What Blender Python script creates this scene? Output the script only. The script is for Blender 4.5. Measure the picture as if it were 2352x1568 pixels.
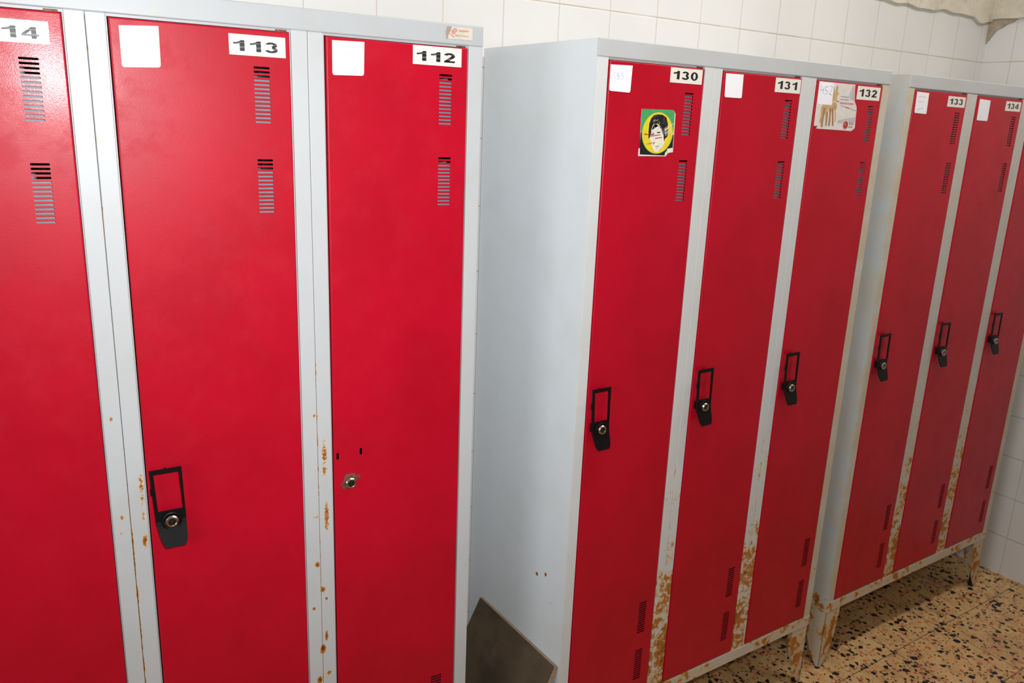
import bpy, math, random
from mathutils import Vector, Matrix
from mathutils.geometry import tessellate_polygon

for o in list(bpy.data.objects):
    bpy.data.objects.remove(o, do_unlink=True)
S = bpy.context.scene
C = S.collection

# ---------------------------------------------------------------- camera
CAM = Vector((-1.0358, -1.2783, 1.6377))
YAW, PITCH, ROLL, F_PX = 0.5948, -0.2624, 0.0397, 1870.6
cd = bpy.data.cameras.new('camera')
cam = bpy.data.objects.new('camera', cd)
C.objects.link(cam)
S.camera = cam
fw = Vector((math.sin(YAW) * math.cos(PITCH), math.cos(YAW) * math.cos(PITCH), math.sin(PITCH)))
rt = Vector((math.cos(YAW), -math.sin(YAW), 0))
up = rt.cross(fw)
r2 = math.cos(ROLL) * rt + math.sin(ROLL) * up
u2 = -math.sin(ROLL) * rt + math.cos(ROLL) * up
cam.matrix_world = Matrix(((r2.x, u2.x, -fw.x, CAM.x), (r2.y, u2.y, -fw.y, CAM.y), (r2.z, u2.z, -fw.z, CAM.z), (0, 0, 0, 1)))
cd.sensor_width = 36.0
cd.lens = F_PX / 2352 * 36.0
cd.clip_start = 0.02
cd.dof.use_dof = True
cd.dof.focus_distance = 1.55
cd.dof.aperture_fstop = 9.0

# ---------------------------------------------------------------- light
w = bpy.data.worlds.new('world')
S.world = w
w.use_nodes = True
w.node_tree.nodes['Background'].inputs[0].default_value = (0.9, 0.95, 1.0, 1)
w.node_tree.nodes['Background'].inputs[1].default_value = 0.04


def area(name, loc, target, sx, sy, power, col):
    ld = bpy.data.lights.new(name, 'AREA')
    ld.shape = 'RECTANGLE'
    ld.size, ld.size_y = sx, sy
    ld.energy = power
    ld.color = col
    o = bpy.data.objects.new(name, ld)
    o.location = loc
    o.rotation_euler = (Vector(target) - Vector(loc)).to_track_quat('-Z', 'Y').to_euler()
    C.objects.link(o)
    return o


area('ceiling_light', (0.9, -0.42, 2.56), (0.9, -0.42, 0.0), 2.2, 0.12, 17.0, (1.0, 0.97, 0.93))   # lamp of the room
fl = bpy.data.lights.new('camera_flash', 'SPOT')       # flash on the camera
fl.energy, fl.color, fl.shadow_soft_size = 89.0, (0.97, 0.98, 1.0), 0.018
fl.spot_size, fl.spot_blend = math.radians(116), 1.0
fo = bpy.data.objects.new('camera_flash', fl)
fo.location = (-0.93, -1.26, 1.72)
fo.rotation_euler = (Vector((-0.40, 0.0, 1.60)) - fo.location).to_track_quat('-Z', 'Y').to_euler()
C.objects.link(fo)
area('added_fill_light', (-3.0, -1.1, 1.6), (0.0, -0.3, 1.4), 1.2, 1.0, 20.0, (0.90, 0.96, 1.0))   # added cool fill for side panels and right wall; no window there

S.view_settings.view_transform = 'Standard'
S.view_settings.look = 'None'
S.view_settings.gamma = 1.0
S.view_settings.use_curve_mapping = False
S.view_settings.exposure = 0.0

# ---------------------------------------------------------------- helpers
def lin(*c):
    r = []
    for v in c:
        v = v / 255.0
        r.append(v / 12.92 if v <= 0.04045 else ((v + 0.055) / 1.055) ** 2.4)
    return tuple(r) + (1.0,)


class N:
    """small node-graph helper for one material"""
    def __init__(s, name):
        s.m = bpy.data.materials.new(name)
        s.m.use_nodes = True
        s.t = s.m.node_tree
        s.b = s.t.nodes['Principled BSDF']
        s._co = None

    def new(s, t, **k):
        n = s.t.nodes.new(t)
        for a, v in k.items():
            setattr(n, a, v)
        return n

    def put(s, sock, v):
        if isinstance(v, bpy.types.NodeSocket):
            s.t.links.new(v, sock)
        else:
            sock.default_value = v

    def math(s, op, a, b=0.0, c=None, clamp=False):
        n = s.new('ShaderNodeMath', operation=op, use_clamp=clamp)
        s.put(n.inputs[0], a)
        s.put(n.inputs[1], b)
        if c is not None:
            s.put(n.inputs[2], c)
        return n.outputs[0]

    def co(s):
        if s._co is None:
            s._co = s.new('ShaderNodeTexCoord').outputs['Object']
        return s._co

    def sep(s):
        n = s.new('ShaderNodeSeparateXYZ')
        s.put(n.inputs[0], s.co())
        return n.outputs

    def noise(s, scale, detail=4.0, rough=0.55, vec=None, dist=0.0):
        n = s.new('ShaderNodeTexNoise')
        s.put(n.inputs['Vector'], vec or s.co())
        n.inputs['Scale'].default_value = scale
        n.inputs['Detail'].default_value = detail
        n.inputs['Roughness'].default_value = rough
        n.inputs['Distortion'].default_value = dist
        return n.outputs['Fac']

    def step(s, v, a, b, o0=0.0, o1=1.0, kind='SMOOTHSTEP'):
        n = s.new('ShaderNodeMapRange', interpolation_type=kind)
        s.put(n.inputs['Value'], v)
        n.inputs['From Min'].default_value = a
        n.inputs['From Max'].default_value = b
        n.inputs['To Min'].default_value = o0
        n.inputs['To Max'].default_value = o1
        return n.outputs['Result']

    def mix(s, f, a, b):
        n = s.new('ShaderNodeMix', data_type='RGBA')
        s.put(n.inputs[0], f)
        s.put(n.inputs[6], a)
        s.put(n.inputs[7], b)
        return n.outputs[2]

    def bump(s, h, strength=0.3, dist=0.001):
        n = s.new('ShaderNodeBump')
        n.inputs['Strength'].default_value = strength
        n.inputs['Distance'].default_value = dist
        s.put(n.inputs['Height'], h)
        s.put(s.b.inputs['Normal'], n.outputs[0])

    def ramp(s, v, pts):
        n = s.new('ShaderNodeFloatCurve')
        cu = n.mapping.curves[0]
        lo, hi = pts[0][0], pts[-1][0]
        while len(cu.points) < len(pts):
            cu.points.new(0.5, 0.5)
        for p, (x, y) in zip(cu.points, pts):
            p.location = ((x - lo) / (hi - lo), (y + 0.5))
            p.handle_type = 'VECTOR'
        n.mapping.update()
        s.put(n.inputs['Value'], s.step(v, lo, hi, kind='LINEAR'))
        return s.math('SUBTRACT', n.outputs[0], 0.5)

    def fin(s, col, rough=0.4, metal=0.0, spec=0.5):
        s.put(s.b.inputs['Base Color'], col)
        s.put(s.b.inputs['Roughness'], rough)
        s.b.inputs['Metallic'].default_value = metal
        s.b.inputs['Specular IOR Level'].default_value = spec
        return s.m


def plain(name, col, rough=0.5, metal=0.0, spec=0.5, var=0.06, scale=60.0):
    n = N(name)
    f = n.noise(scale, 3.0)
    d = tuple(c * (1 - 2 * var) for c in col[:3]) + (1,)
    return n.fin(n.mix(n.step(f, 0.3, 0.7), col, d), rough, metal, spec)


# grey enamel with rust that breaks out where the steel is bare
def enamel(name, base, zr, spots=(), seams=(), rough=0.42, cream=0.0, fine=1.0, spec=0.5, freckles=(), axis=0):
    n = N(name)
    q = n.sep()
    x, z = q[axis], q[2]
    lvl = n.ramp(z, zr)
    for (sx, sz, rx, rz, st) in spots:
        dx = n.math('DIVIDE', n.math('SUBTRACT', x, sx), rx)
        dz = n.math('DIVIDE', n.math('SUBTRACT', z, sz), rz)
        r = n.math('SQRT', n.math('ADD', n.math('MULTIPLY', dx, dx), n.math('MULTIPLY', dz, dz)))
        g = n.math('MULTIPLY_ADD', n.step(r, 0.0, 1.0, 1.0, 0.0), st, -0.22)
        lvl = n.math('MAXIMUM', lvl, g)
    for (sx, wd, z0, z1, st) in seams:
        dx = n.step(n.math('ABSOLUTE', n.math('SUBTRACT', x, sx)), 0.0, wd, 1.0, 0.0)
        a = n.math('MULTIPLY', n.step(z, z0 - 0.03, z0), n.step(z, z1, z1 + 0.1, 1.0, 0.0))
        lvl = n.math('MAXIMUM', lvl, n.math('MULTIPLY_ADD', n.math('MULTIPLY', dx, a), st, -0.2))
    n1 = n.noise(70 * fine, 6.0, 0.65, dist=0.4)
    n2 = n.noise(16, 3.0, 0.5)
    v = n.math('ADD', n.math('MULTIPLY_ADD', n2, 0.45, n.math('MULTIPLY', n1, 0.62)), lvl)
    if freckles:
        nf = n.noise(330, 3.0, 0.6)
        fl_ = None
        for (sx, sz, rx, rz, st) in freckles:
            dx = n.math('DIVIDE', n.math('SUBTRACT', x, sx), rx)
            dz = n.math('DIVIDE', n.math('SUBTRACT', z, sz), rz)
            g = n.math('MULTIPLY', n.step(n.math('SQRT', n.math('ADD', n.math('MULTIPLY', dx, dx), n.math('MULTIPLY', dz, dz))), 0.1, 1.0, 1.0, 0.0), st)
            fl_ = g if fl_ is None else n.math('MAXIMUM', fl_, g)
        gate = n.step(n1, .40, .60, .0, .16)
        v = n.math('MAXIMUM', v, n.math('ADD', n.math('ADD', n.math('MULTIPLY', nf, .62), gate), n.math('SUBTRACT', fl_, 0.10)))
    halo = n.step(v, 0.585, 0.68)
    rust = n.step(v, 0.655, 0.70)
    dark = n.step(n.math('ADD', v, n.math('MULTIPLY', n.noise(160, 3), 0.15)), 0.80, 0.92)
    dirt = n.step(n.noise(7, 5.0, 0.6), 0.42, 0.75)
    b2 = tuple(c * k for c, k in zip(base[:3], (0.93, 0.91, 0.86))) + (1,)
    c = n.mix(n.math('MULTIPLY', dirt, 0.6), base, b2)
    if cream > 0:
        c = n.mix(n.math('MULTIPLY', n.step(n.noise(11, 5.0, 0.6), 0.30, 0.62), cream), c, lin(196, 178, 142))
    c = n.mix(n.math('MULTIPLY', halo, 0.75), c, lin(212, 182, 120))
    c = n.mix(rust, c, lin(178, 112, 36))
    c = n.mix(dark, c, lin(110, 58, 20))
    n.bump(n.math('ADD', n.math('MULTIPLY', n.noise(380, 2), 0.25), n.math('MULTIPLY', rust, 0.6)), 0.25, 0.0006)
    return n.fin(c, n.step(rust, 0, 1, rough, 0.8), 0, spec)


def red_paint(name):
    n = N(name)
    f = n.noise(5.0, 4.0, 0.6)
    c = n.mix(n.step(f, 0.35, 0.7), lin(184, 5, 36), lin(173, 4, 31))
    sm = n.step(n.noise(22.0, 6.0, 0.7, dist=0.6), 0.69, 0.77)
    c = n.mix(n.math('MULTIPLY', sm, 0.5), c, lin(110, 20, 22))
    n.bump(n.math('ADD', n.noise(700, 2.0), n.math('MULTIPLY', n.noise(35, 3.0), 0.6)), 0.10, 0.0008)
    sc = n.step(n.noise(18.0, 5.0, 0.6), 0.40, 0.72)
    n.b.inputs['Coat Weight'].default_value = 0.09
    n.b.inputs['Coat Roughness'].default_value = 0.13
    n.t.links.new(n.b.inputs['Normal'].links[0].from_socket, n.b.inputs['Coat Normal'])
    return n.fin(c, n.step(sc, 0, 1, 0.38, 0.46), 0, 0.25)


GREY = lin(190, 194, 196)
M = {
    'red': red_paint('red_enamel'),
    'grey': plain('grey_enamel_inside', lin(132, 136, 144), 0.5),
    'black': plain('black_plastic', lin(13, 12, 12), 0.45, spec=0.22, var=0.15, scale=200),
    'metal': plain('nickel', lin(190, 184, 172), 0.22, 1.0, scale=300),
    'core': plain('lock_core', lin(96, 90, 88), 0.3, 1.0, scale=300),
    'washer': plain('rusty_steel', lin(132, 92, 66), 0.6, 0.3, var=0.25, scale=120),
    'plate': plain('label_white', lin(232, 228, 218), 0.35, var=0.02),
    'ink': plain('label_ink', lin(22, 22, 24), 0.45),
    'paper': plain('note_paper', lin(240, 242, 247), 0.7, var=0.012),
    'paper2': plain('poster_paper', lin(222, 216, 208), 0.4, var=0.03),
    'pen': plain('pale_blue_pen', lin(200, 204, 232), 0.7),
    'pencil': plain('pencil', lin(150, 154, 164), 0.7),
    'pinkpen': plain('pink_pen', lin(236, 196, 204), 0.7),
    'scratch': plain('label_scratch', lin(170, 170, 172), 0.4),
    'green': plain('print_green', lin(74, 166, 98), 0.35),
    'yellow': plain('print_yellow', lin(232, 210, 48), 0.35),
    'pblack': plain('print_black', lin(30, 30, 30), 0.35, var=0.15, scale=500),
    'skin': plain('print_cream', lin(236, 232, 216), 0.35),
    'pred': plain('print_red', lin(196, 40, 46), 0.4),
    'ppink': plain('print_pink', lin(222, 140, 138), 0.4),
    'ptan': plain('print_tan', lin(204, 168, 116), 0.4, var=0.12, scale=90),
    'ptan2': plain('print_brown', lin(170, 124, 92), 0.4, var=0.1, scale=90),
    'pgrey': plain('print_grey', lin(150, 158, 158), 0.4),
    'plg': plain('print_light_grey', lin(196, 190, 188), 0.4),
    'hairg': plain('print_hair_grey', lin(132, 130, 126), 0.4, var=0.3, scale=700),
    'tag': plain('tag_beige', lin(214, 204, 186), 0.4),
    'tagd': plain('tag_brown', lin(160, 146, 134), 0.5),
    'tagt': plain('tag_text', lin(150, 138, 128), 0.5),
    'rubber': plain('black_rubber_and_vent_shade', lin(12, 11, 11), 0.6, var=0.15),  # foot rubber; also colours the shade sheets behind the lower vents
}


class MB:
    def __init__(s):
        s.v, s.f, s.m = [], [], []

    def face(s, pts, mi=0):
        k = len(s.v)
        s.v += [tuple(p) for p in pts]
        s.f.append(tuple(range(k, k + len(pts))))
        s.m.append(mi)

    def box(s, x0, x1, y0, y1, z0, z1, mi=0, b=0.0):
        """box; b bevels all twelve edges"""
        if b <= 0:
            k = len(s.v)
            s.v += [(x, y, z) for x in (x0, x1) for y in (y0, y1) for z in (z0, z1)]
            for q in ((0, 1, 3, 2), (4, 6, 7, 5), (0, 4, 5, 1), (2, 3, 7, 6), (0, 2, 6, 4), (1, 5, 7, 3)):
                s.f.append(tuple(k + i for i in q))
                s.m.append(mi)
            return
        import bmesh
        bm = bmesh.new()
        bmesh.ops.create_cube(bm, size=1.0)
        for v in bm.verts:
            v.co = Vector(((x0 + x1) / 2 + v.co.x * (x1 - x0), (y0 + y1) / 2 + v.co.y * (y1 - y0), (z0 + z1) / 2 + v.co.z * (z1 - z0)))
        bmesh.ops.bevel(bm, geom=list(bm.edges), offset=b, segments=2, affect='EDGES', profile=0.5)
        k = len(s.v)
        bm.verts.index_update()
        s.v += [tuple(v.co) for v in bm.verts]
        for f in bm.faces:
            s.f.append(tuple(k + v.index for v in f.verts))
            s.m.append(mi)
        bm.free()

    def flat(s, loops, y, mi=0, fn=None):
        """fill (x,z) polygon with holes in the plane y, facing -y"""
        allp = [p for lp in loops for p in lp]
        tris = tessellate_polygon([[Vector((p[0], p[1], 0)) for p in lp] for lp in loops])
        k = len(s.v)
        s.v += [(p[0], y, p[1]) if fn is None else fn(p[0], y, p[1]) for p in allp]
        for a, b, c in tris:
            pa, pb, pc = allp[a], allp[b], allp[c]
            cr = (pb[0] - pa[0]) * (pc[1] - pa[1]) - (pb[1] - pa[1]) * (pc[0] - pa[0])
            if abs(cr) < 1e-14:
                continue
            s.f.append((k + a, k + b, k + c) if cr > 0 else (k + a, k + c, k + b))
            s.m.append(mi)

    def prism(s, loop, ya, yb, mi=0, fn=None):
        """extruded (x,z) polygon from y=ya (front) to y=yb"""
        if sum(loop[i - 1][0] * loop[i][1] - loop[i][0] * loop[i - 1][1] for i in range(len(loop))) < 0:
            loop = loop[::-1]
        g = fn or (lambda a, b, c: (a, b, c))
        s.flat([loop], ya, mi, fn)
        n = len(loop)
        for i in range(n):
            p, q = loop[i], loop[(i + 1) % n]
            s.face([g(p[0], ya, p[1]), g(p[0], yb, p[1]), g(q[0], yb, q[1]), g(q[0], ya, q[1])], mi)
        k = len(s.f)
        s.flat([loop], yb, mi, fn)
        for i in range(k, len(s.f)):
            s.f[i] = s.f[i][::-1]

    def lathe(s, cx, cz, prof, mi=0, n=28):
        """profile [(radius, y)] turned around the y axis through (cx, cz)"""
        for (r0, y0), (r1, y1) in zip(prof, prof[1:]):
            for i in range(n):
                a, b = 2 * math.pi * i / n, 2 * math.pi * (i + 1) / n
                P = [(cx + r0 * math.cos(a), y0, cz + r0 * math.sin(a)), (cx + r1 * math.cos(a), y1, cz + r1 * math.sin(a)),
                     (cx + r1 * math.cos(b), y1, cz + r1 * math.sin(b)), (cx + r0 * math.cos(b), y0, cz + r0 * math.sin(b))]
                if r1 == 0:
                    P = [P[0], P[1], P[3]]
                s.face(P, mi)

    def stroke(s, pts, wd, y, mi=0):
        for (a, b) in zip(pts, pts[1:]):
            d = Vector((b[0] - a[0], b[1] - a[1]))
            if d.length < 1e-6:
                continue
            d.normalize()
            nx, nz = -d.y * wd / 2, d.x * wd / 2
            s.flat([[(a[0] + nx, a[1] + nz), (a[0] - nx, a[1] - nz), (b[0] - nx, b[1] - nz), (b[0] + nx, b[1] + nz)]], y, mi)

    def build(s, name, mats, parent=None, smooth=False):
        me = bpy.data.meshes.new(name)
        me.from_pydata(s.v, [], s.f)
        for m in mats:
            me.materials.append(m)
        me.polygons.foreach_set('material_index', s.m)
        if smooth:
            me.polygons.foreach_set('use_smooth', [True] * len(me.polygons))
        me.update()
        o = bpy.data.objects.new(name, me)
        C.objects.link(o)
        if parent:
            o.parent = parent
        return o


def ellipse(cx, cz, rx, rz, n=40, rot=0.0):
    r = []
    for i in range(n):
        a = 2 * math.pi * i / n
        x, z = rx * math.cos(a), rz * math.sin(a)
        r.append((cx + x * math.cos(rot) - z * math.sin(rot), cz + x * math.sin(rot) + z * math.cos(rot)))
    return r


def rrect(x0, x1, z0, z1, r, n=3):
    pts = []
    for cx, cz, a0 in ((x1 - r, z1 - r, 0), (x0 + r, z1 - r, 90), (x0 + r, z0 + r, 180), (x1 - r, z0 + r, 270)):
        for i in range(n + 1):
            a = math.radians(a0 + 90 * i / n)
            pts.append((cx + r * math.cos(a), cz + r * math.sin(a)))
    return pts


_text = {}


def text_tris(body, bold):
    """triangles of a word, normalised to a unit box"""
    if (body, bold) in _text:
        return _text[(body, bold)]
    cu = bpy.data.curves.new('txt', 'FONT')
    cu.body = body
    cu.offset = bold
    cu.resolution_u = 5
    cu.space_character = 1.12
    ob = bpy.data.objects.new('txt', cu)
    C.objects.link(ob)
    dg = bpy.context.evaluated_depsgraph_get()
    me = bpy.data.meshes.new_from_object(ob.evaluated_get(dg))
    me.calc_loop_triangles()
    vs = [(v.co.x, v.co.y) for v in me.vertices]
    x0, x1 = min(v[0] for v in vs), max(v[0] for v in vs)
    y0, y1 = min(v[1] for v in vs), max(v[1] for v in vs)
    tr = [[((vs[i][0] - x0) / (x1 - x0), (vs[i][1] - y0) / (y1 - y0)) for i in t.vertices] for t in me.loop_triangles]
    bpy.data.objects.remove(ob, do_unlink=True)
    bpy.data.curves.remove(cu)
    bpy.data.meshes.remove(me)
    _text[(body, bold)] = tr
    return tr


def add_text(mb, body, x0, x1, z0, z1, y, mi, bold=0.03, slope=0.0):
    for t in text_tris(body, bold):
        p = [(x0 + a * (x1 - x0), z0 + b * (z1 - z0) + slope * a) for a, b in t]
        cr = (p[1][0] - p[0][0]) * (p[2][1] - p[0][1]) - (p[1][1] - p[0][1]) * (p[2][0] - p[0][0])
        if abs(cr) < 1e-14:
            continue
        if cr < 0:
            p = p[::-1]
        mb.face([(a, y, b) for a, b in p], mi)


def ribbon(cl, wd):
    L, R = [], []
    for i, p in enumerate(cl):
        a, b = cl[max(0, i - 1)], cl[min(len(cl) - 1, i + 1)]
        d = Vector((b[0] - a[0], b[1] - a[1])).normalized()
        L.append((p[0] - d.y * wd / 2, p[1] + d.x * wd / 2))
        R.append((p[0] + d.y * wd / 2, p[1] - d.x * wd / 2))
    return [[L[i], R[i], R[i + 1], L[i + 1]] for i in range(len(cl) - 1)]


def arc(cx, cy, rx, ry, a0, a1, n=14):
    return [(cx + rx * math.cos(math.radians(a0 + (a1 - a0) * i / n)), cy + ry * math.sin(math.radians(a0 + (a1 - a0) * i / n))) for i in range(n + 1)]


DIG = {
    '1': [[[(.56, 0), (.56, 1), (.39, 1), (.34, .90), (.22, .82), (.06, .78), (.06, .61), (.20, .64), (.34, .69), (.34, 0)]]],
    '0': [[ellipse(.30, .5, .30, .51, 36), ellipse(.30, .5, .105, .35, 36)]],
    '2': [[q] for q in ribbon(arc(.30, .69, .20, .21, 172, -38, 16) + [(.30, .36), (.14, .14)], .20)] + [[[(0.0, 0), (.60, 0), (.60, .185), (.04, .185)]]],
    '3': [[q] for q in ribbon(arc(.29, .725, .185, .18, 165, -80, 14), .185)] + [[q] for q in ribbon(arc(.29, .285, .21, .195, 80, -168, 16), .185)],
    '4': [[[(.36, 0), (.55, 0), (.55, .22), (.64, .22), (.64, .38), (.55, .38), (.55, 1), (.38, 1), (0, .40), (0, .22), (.36, .22)], [(.36, .38), (.17, .38), (.36, .69)]]],
}


def add_digits(mb, body, x0, x1, z0, z1, y, mi):
    parts = []
    for i, ch in enumerate(body):
        for loops in DIG[ch]:
            parts.append([[(a + i * .74, b) for a, b in lp] for lp in loops])
    xa = min(p[0] for q in parts for lp in q for p in lp)
    xb = max(p[0] for q in parts for lp in q for p in lp)
    for k, loops in enumerate(parts):
        mb.flat([[(x0 + (a - xa) / (xb - xa) * (x1 - x0), z0 + b * (z1 - z0)) for a, b in lp] for lp in loops], y, mi)


def tag(o, label=None, cat=None, group=None, kind=None):
    for k, v in (('label', label), ('category', cat), ('group', group), ('kind', kind)):
        if v:
            o[k] = v
    return o


# ---------------------------------------------------------------- room
XR, YW, TW = 2.189, 0.4302, 0.1603


def tile_mat(name, axis, off):
    n = N(name)
    s = n.sep()
    a = n.math('PINGPONG', n.math('SUBTRACT', s[axis], off), TW / 2)
    b = n.math('PINGPONG', n.math('SUBTRACT', s[2], 0.1546), 0.16045 / 2)
    va = n.step(a, 0.0006, 0.0015, 1, 0)
    vb = n.step(b, 0.0008, 0.0019, 1, 0)
    g = n.math('MAXIMUM', n.math('MULTIPLY', va, 0.75), vb)
    tone = n.step(n.noise(2.2, 2.0), 0.3, 0.7)
    c = n.mix(tone, lin(229, 228, 225), lin(221, 220, 217))
    c = n.mix(n.math('MULTIPLY', g, n.step(n.noise(9, 3), 0.25, 0.6, 0.55, 1.0)), c, lin(186, 170, 148))
    soft = n.math('MAXIMUM', n.step(a, 0.0, 0.004, 1, 0), n.step(b, 0.0, 0.004, 1, 0))
    n.bump(n.math('MULTIPLY_ADD', soft, -1.0, n.math('MULTIPLY', n.noise(4, 2), 0.6)), 0.5, 0.0012)
    return n.fin(c, n.step(g, 0, 1, 0.28, 0.8), 0, 0.45)


def plaster_mat(name):
    n = N(name)
    x, y, z = n.sep()
    c = n.mix(n.step(n.noise(6, 6, 0.65), 0.35, 0.7), lin(236, 229, 212), lin(214, 205, 186))
    c = n.mix(n.step(n.noise(14, 6, 0.7), 0.55, 0.7), c, lin(190, 184, 174))
    n.bump(n.math('ADD', n.noise(30, 6, 0.7), n.math('MULTIPLY', n.noise(160, 4, 0.7), 0.4)), 0.9, 0.006)
    return n.fin(c, 0.9, 0, 0.2)


def terrazzo():
    n = N('terrazzo')
    x, y, z = n.sep()
    base = n.mix(n.step(n.noise(22, 5, 0.6), 0.35, 0.68), lin(224, 186, 126), lin(204, 160, 108))
    wob = n.new('ShaderNodeTexNoise')
    n.put(wob.inputs['Vector'], n.co())
    wob.inputs['Scale'].default_value = 60
    va = n.new('ShaderNodeVectorMath', operation='MULTIPLY_ADD')
    n.put(va.inputs[0], wob.outputs['Color'])
    va.inputs[1].default_value = (0.018, 0.018, 0.0)
    n.put(va.inputs[2], n.co())

    def chips(scale, pick, size, hue, cin):
        v = n.new('ShaderNodeTexVoronoi')
        n.put(v.inputs['Vector'], va.outputs[0])
        v.inputs['Scale'].default_value = scale
        sp = n.new('ShaderNodeSeparateColor')
        n.put(sp.inputs[0], v.outputs['Color'])
        r = n.math('MULTIPLY', sp.outputs[1], size)
        inside = n.step(n.math('SUBTRACT', v.outputs['Distance'], r), -0.03, 0.0, 1, 0)
        on = n.math('LESS_THAN', sp.outputs[0], pick)
        return n.mix(n.math('MULTIPLY', inside, on), cin, hue)
    c = chips(85, 0.50, 0.66, lin(196, 112, 74), base)
    c = chips(70, 0.30, 0.55, lin(222, 190, 140), c)
    c = chips(130, 0.24, 0.60, lin(60, 50, 44), c)
    c = chips(75, 0.30, 0.60, lin(30, 30, 36), c)
    c = chips(46, 0.50, 0.56, lin(20, 22, 30), c)
    a = n.math('PINGPONG', n.math('SUBTRACT', x, 1.082), 0.1365)
    b = n.math('PINGPONG', n.math('SUBTRACT', y, -0.066), 0.1345)
    g = n.math('MAXIMUM', n.step(a, 0.0007, 0.0022, 1, 0), n.step(b, 0.0007, 0.0022, 1, 0))
    c = n.mix(n.math('MULTIPLY', g, 0.85), c, lin(58, 48, 42))
    c = n.mix(n.math('MULTIPLY', n.step(n.noise(5, 4), 0.45, 0.7), 0.22), c, lin(90, 74, 58))
    n.bump(n.math('MULTIPLY', g, -1.0), 0.4, 0.001)
    return n.fin(c, 0.42, 0, 0.4)


def struct(name, mb, mat, kind='structure'):
    return tag(mb.build(name, [mat]), kind=kind)


XL, YF, ZC = -3.2, -3.0, 2.62
m = MB(); m.box(XL - .1, XR + .1, YW, YW + .1, 0, ZC); struct('wall_back', m, tile_mat('tiles_back', 0, XR - 0.2054))
tr = tile_mat('tiles_right', 1, YW - 0.099)
m = MB(); m.box(XR, XR + .1, YF, YW, 0, ZC); struct('wall_right', m, tr)
wm = plain('painted_wall', lin(170, 168, 164), 0.7)
m = MB(); m.box(XL - .1, XL, YF, YW, 0, ZC); struct('wall_left', m, wm)
m = MB(); m.box(XL - .1, XR + .1, YF - .1, YF, 0, ZC); struct('wall_front', m, wm)
m = MB(); m.box(XL - .1, XR + .1, YF - .1, YW + .1, -0.1, 0); struct('floor', m, terrazzo())
m = MB(); m.box(XL - .1, XR + .1, YF - .1, YW + .1, ZC, ZC + .1); struct('ceiling', m, plain('ceiling_paint', lin(228, 226, 220), 0.9))

# rough plaster above the tiles, with a wavy lower edge, and the broken mortar in the corner
PM = plaster_mat('rough_plaster')
random.seed(4)
m = MB()
low = [(XL, 2.066)]
x = XL
ph = [random.uniform(0, 6) for _ in range(4)]
while x < XR - 0.012:
    z = 2.066 + 0.0035 * math.sin(x * 13 + ph[0]) + 0.0025 * math.sin(x * 31 + ph[1]) + 0.002 * math.sin(x * 57 + ph[2])
    if x > 2.03:
        z -= 0.016 * math.exp(-((x - 2.10) / 0.035) ** 2)
    low.append((x, z))
    x += 0.012
low.append((XR - 0.001, 2.062))
m.prism(low + [(XR - 0.001, ZC), (XL, ZC)], YW - 0.014, YW - 0.0005)
tag(m.build('trim_1', [PM]), kind='structure')
m = MB()
low = [(-YW + 0.001, 2.064)]
t = -YW + 0.012
while t < -YF:
    low.append((t, 2.066 + 0.003 * math.sin(t * 17 + ph[3]) + 0.002 * math.sin(t * 43)))
    t += 0.015
m.prism(low + [(-YF, ZC), (-YW + 0.001, ZC)], XR - 0.016, XR - 0.0005, fn=lambda a, b, c: (b, -a, c))
tag(m.build('trim_2', [PM]), kind='structure')
# mortar patch in the corner (right wall)
n = N('old_mortar')
mm = n.mix(n.step(n.noise(25, 5), 0.35, 0.65), lin(186, 172, 150), lin(158, 146, 128))
n.bump(n.noise(80, 5), 0.8, 0.004)
mm = n.fin(mm, 0.95, 0, 0.1)
m = MB()
pts = [(0.0, 2.07), (0.10, 2.07), (0.088, 2.056), (0.070, 2.052), (0.052, 2.040), (0.034, 2.034), (0.022, 2.018), (0.010, 2.000), (0.0, 1.985)]
m.prism([(-YW + a, c) for a, c in pts], XR - 0.006, XR - 0.0003, fn=lambda a, b, c: (b, -a, c))
tag(m.build('trim_3', [mm]), kind='structure')

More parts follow.
